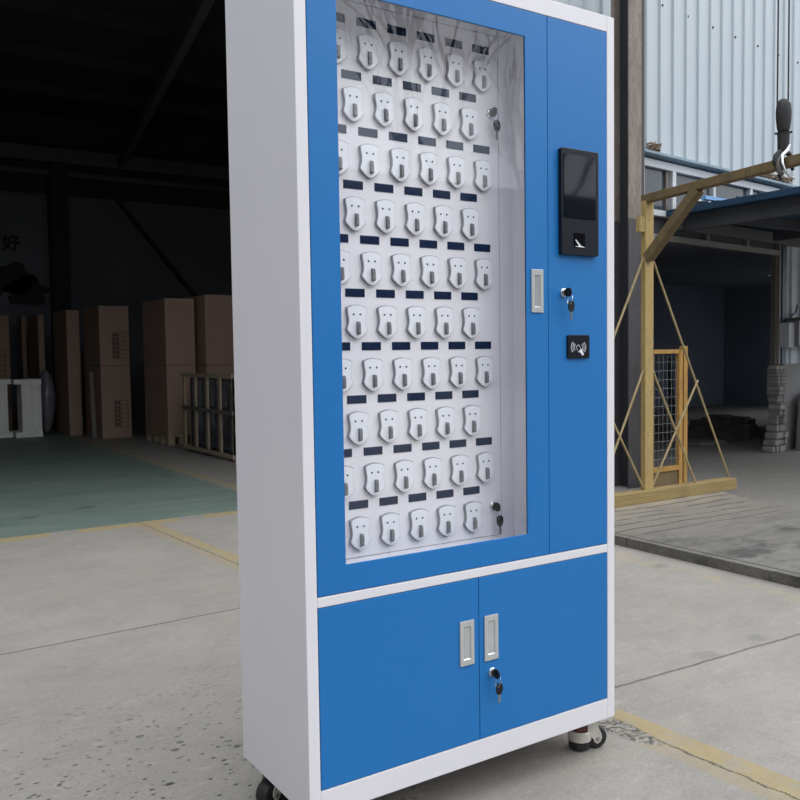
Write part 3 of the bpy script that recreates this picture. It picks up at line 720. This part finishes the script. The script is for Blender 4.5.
# inside the doorway
m = MB()
for k in range(60):
    a = random.uniform(.04, .11); c = V((random.gauss(8.35, .22), random.gauss(5.2, .2), 0)); z = random.uniform(0, .22)*math.exp(-((c.x-8.35)/.3)**2)
    m.box(c.x-a, c.x+a, c.y-a, c.y+a, 0, z+a*.6)
tag(m.done('rubble_heap', M['jamb'], bevel=.01), 'low brown rubble heap inside the dark doorway', 'rubble', kind='stuff')
tag(MB().box(7.15, 7.6, 4.55, 4.72, 0, .03).done('foam_sheet', M['bar']), 'flat pale sheet lying on the floor inside the doorway', 'sheet')
tag(MB().bar((8.72, 6.2, .0), (8.74, 6.3, .95), .05, .05).done('light_streak', M['beam']), 'short pale streak of light drawn as a bar inside the doorway', 'post')  # pale light streak in the doorway, modelled as a solid bar

# ------------------------------------------------------------------ crane stand, column, deck, gate
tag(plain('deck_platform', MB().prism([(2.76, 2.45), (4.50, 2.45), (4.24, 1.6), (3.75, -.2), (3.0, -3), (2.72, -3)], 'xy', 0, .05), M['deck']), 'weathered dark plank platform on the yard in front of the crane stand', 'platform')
cs = thing('crane_stand', (3.75, 2.34, .05), 'ochre painted jib stand of steel bars on a long base beam', 'crane')
MB().box(2.95, 4.633, 2.295, 2.385, .05, .128).done('base_beam', M['timber'], cs, bevel=.003)
MB().box(3.706, 3.786, 2.335, 2.375, .128, 2.045).done('post', M['ochre'], cs, bevel=.003)
A_, bd = V((3.753, 2.385, 2.062)), V((-.167, -.986, 0))
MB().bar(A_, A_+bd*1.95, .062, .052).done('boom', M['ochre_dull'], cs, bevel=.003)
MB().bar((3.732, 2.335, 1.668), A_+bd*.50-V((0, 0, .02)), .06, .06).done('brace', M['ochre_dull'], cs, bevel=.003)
MB().box(3.655, 3.708, 2.34, 2.37, 1.84, 1.94).done('bracket', M['ochre'], cs)
yR = 2.355; pc = 3.753
for a, b_ in (((.046, 1.667), (.873, .128)), ((.030, .956), (.479, .13)), ((.036, .13), (.500, .848))):
    for sg in (1, -1):
        MB().tube([(pc+sg*a[0], yR, a[1]), (pc+sg*b_[0], yR-.012*(a[1] < 1), b_[1])], .0075, 8).done('tie_rod', M['rod'], cs)

co = thing('steel_column', (4.28, 3.0, 0), 'tall weathered brown H section steel column behind the crane stand', 'column')
def hcol(z0, z1, mf, mw, n_, x0=4.274, w=.142, y0=3.0, dp=.16):
    MB().box(x0, x0+w, y0-.01, y0, z0, z1).done(n_+'_flange', mf, co, bevel=.002); MB().box(x0, x0+w, y0+dp-.02, y0+dp+.01, z0, z1).done(n_+'_flange', mf, co)
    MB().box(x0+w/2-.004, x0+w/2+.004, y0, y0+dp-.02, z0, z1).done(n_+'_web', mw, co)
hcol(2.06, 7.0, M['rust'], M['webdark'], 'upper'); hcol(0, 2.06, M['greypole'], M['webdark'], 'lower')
MB().box(4.428, 4.458, 3.0, 3.12, 2.06, 7.0).done('side_angle', M['greypole'], co)

ga = thing('mesh_gate', (4.4, 2.75, 0), 'orange framed wire mesh gate panel behind the crane stand', 'gate')
gy = 2.74
MB().box(4.25, 4.56, gy, gy+.03, 1.035, 1.065).done('top_bar', M['orange'], ga)
MB().box(4.550, 4.588, gy, gy+.03, .0, 1.06).done('gate_post', M['orange'], ga); MB().box(4.604, 4.645, gy, gy+.045, .0, 1.09).done('gate_post', M['orange'], ga)
MB().box(4.588, 4.604, gy+.02, gy+.03, .0, 1.06).done('post_infill', M['ochre_dull'], ga)
MB().box(4.25, 4.550, gy, gy+.03, .15, .185).done('bottom_bar', M['orange'], ga); MB().box(4.25, 4.550, gy+.01, gy+.02, .01, .15).done('kick_plate', M['ochre_dull'], ga)
MB().box(4.24, 4.262, gy, gy+.03, 0, 1.06).done('gate_post', M['orange'], ga)
m = MB()
x = 4.29
while x < 4.55: m.tube([(x, gy+.015, .18), (x, gy+.015, 1.04)], .0012, 5); x += .047
z = .245
while z < 1.02: m.tube([(4.262, gy+.013, z), (4.55, gy+.013, z)], .0015, 5); z += .066
m.done('wire_mesh', M['wire'], ga)

# hook block round the boom
hx, hy = 3.573, 1.266; HZ = -.052
hb = thing('hook_block', (hx, hy, 2.0), 'black iron pulley block and hook hanging from two wire ropes', 'hook')
u = V((.544, -.839, 0))      # the block's broad side
def hp(a, z, b=0.): return V((hx, hy, 0)) + u*a + V((.839, .544, 0))*b + V((0, 0, z+HZ))
m = MB(); m.lathe([(.012, 2.275), (.030, 2.28), (.038, 2.305), (.045, 2.35), (.047, 2.395), (.042, 2.435), (.028, 2.457), (.008, 2.464)], (hx, hy, HZ), (0, 0, 1), 20, (1, .8)); m.done('pulley_block', M['iron'], hb, smooth=True)
for a in (-.032, .022): MB().tube([hp(a, 2.44), hp(a*.9, 5.8)], .0045, 6).done('wire_rope', M['rubber'], hb)
MB().tube([hp(-.044, 2.283), hp(.044, 2.283)], .006, 8).done('pin', M['iron'], hb)
m = MB(); m.lathe([(.022, 2.185), (.030, 2.19), (.032, 2.27), (.034, 2.28), (.020, 2.285)], (hx, hy, HZ), (0, 0, 1), 16); m.done('swivel', M['iron'], hb, smooth=False)
pts = [hp(.0, 2.19), hp(-.018, 2.178, -.03), hp(-.036, 2.150, -.06), hp(-.040, 2.118, -.07), hp(-.028, 2.088, -.075), hp(-.012, 2.07, -.075), hp(-.018, 2.04, -.075), hp(-.010, 2.015, -.075)]
m = MB(); m.tube(pts, [.010, .013, .015, .016, .014, .012, .010, .006], 10); m.done('hook', M['iron'], hb, smooth=True)
m = MB(); m.tube([hp(.0, 2.19), hp(.028, 2.17, .02), hp(.044, 2.142, .045), hp(.040, 2.115, .06), hp(.05, 2.09, .07)], [.012, .014, .015, .013, .008], 10); m.done('hook', M['iron'], hb, smooth=True)
m = MB(); m.tube([hp(.018, 2.185, -.03), hp(.005, 2.155, -.07), hp(-.022, 2.125, -.09), hp(-.026, 2.09, -.095), hp(-.018, 2.06, -.09), hp(.0, 2.04, -.09)], [.007, .009, .009, .012, .014, .010], 10); m.done('sling_hook', M['hooksteel'], hb, smooth=True)
m = MB(); m.tube([hp(.030, 2.205, -.045), hp(.016, 2.170, -.07), hp(-.006, 2.145, -.09), hp(-.004, 2.10, -.105), hp(.012, 2.055, -.105), hp(.036, 2.025, -.10), hp(.058, 2.012, -.10)], [.006, .010, .009, .008, .008, .007, .004], 10); m.done('latch', M['silver'], hb, smooth=True)

# across the yard, seen only as reflections in the glass and the black screen
struct(plain('wall_far', MB().box(-4.9, 30, -18.3, -18, 0, 5.85), M['farwall']), 'low dark building added out of view as a dark reflection')  # added unseen to give the window and screen a dark reflection
def bare_tree(x, y, H, seed, label):
    rnd = random.Random(seed); m = MB()
    def grow(p, d, L, r, lv):
        q = p + d*L; mid = p.lerp(q, .5)+V((rnd.uniform(-1, 1), rnd.uniform(-1, 1), 0))*L*.05
        m.tube([p, mid, q], [r, r*.85, r*.66], 5 if lv else 8)
        if lv >= 5: return
        for k in range(3 if lv < 4 else 2):
            nd = (d + V((rnd.uniform(-1, 1), rnd.uniform(-1, 1), rnd.uniform(-.25, .7)))*(.62 if lv else .5)).normalized()
            grow(q if k else mid.lerp(q, .8), nd, L*rnd.uniform(.62, .82), r*.58, lv+1)
    grow(V((x, y, 0)), V((0, 0, 1)), H*.30, H*.018, 0)
    tag(m.done('bare_tree', M['bark']), label, 'tree')
bare_tree(8.6, -12.2, 9.5, 3, 'larger bare tree across the yard mirrored in the window top')
bare_tree(12.6, -13.4, 8.5, 11, 'smaller bare tree across the yard mirrored in the black screen')

# ------------------------------------------------------------------ light, sky, camera
wd = bpy.data.worlds.new('overcast'); bpy.context.scene.world = wd; wd.use_nodes = True
nt = wd.node_tree; bg = nt.nodes['Background']
tc = nt.nodes.new('ShaderNodeTexCoord'); sp = nt.nodes.new('ShaderNodeSeparateXYZ'); mr = nt.nodes.new('ShaderNodeMapRange')
nt.links.new(tc.outputs['Generated'], sp.inputs[0]); nt.links.new(sp.outputs['Z'], mr.inputs[0])
mr.inputs[1].default_value = 0; mr.inputs[2].default_value = 1; mr.inputs[3].default_value = .62; mr.inputs[4].default_value = 1.12
nt.links.new(mr.outputs[0], bg.inputs['Strength']); bg.inputs['Color'].default_value = (.90, .95, 1.0, 1)
def sun(d, e, ang, col):
    l = bpy.data.lights.new('overcast_sun', 'SUN'); l.energy = e; l.angle = math.radians(ang); l.color = col
    o = bpy.data.objects.new('overcast_sun', l); C.objects.link(o); o.rotation_euler = V(d).to_track_quat('-Z', 'Y').to_euler(); o.location = (0, -3, 6)
sun((-.60, .55, -1.2), .85, 70, (1, .98, .95))

f_ = V((0.54539377, 0.83643646, -0.0540342)); r_ = V((0.83715441, -0.5467814, -0.01423358)); u_ = V((0.04145038, 0.03747206, 0.99843763))
cam = bpy.data.cameras.new('camera'); co_ = bpy.data.objects.new('camera', cam); C.objects.link(co_)
cam.sensor_width = 36; cam.lens = 36*861.5457/800; cam.clip_start = .05; cam.clip_end = 200
co_.matrix_world = Matrix(((r_.x, u_.x, -f_.x, -.78183044), (r_.y, u_.y, -f_.y, -1.56270729), (r_.z, u_.z, -f_.z, .96463196+.1), (0, 0, 0, 1)))
bpy.context.scene.camera = co_
vs = bpy.context.scene.view_settings
vs.view_transform = 'Standard'; vs.look = 'None'; vs.gamma = 1; vs.use_curve_mapping = False; vs.exposure = 1.1
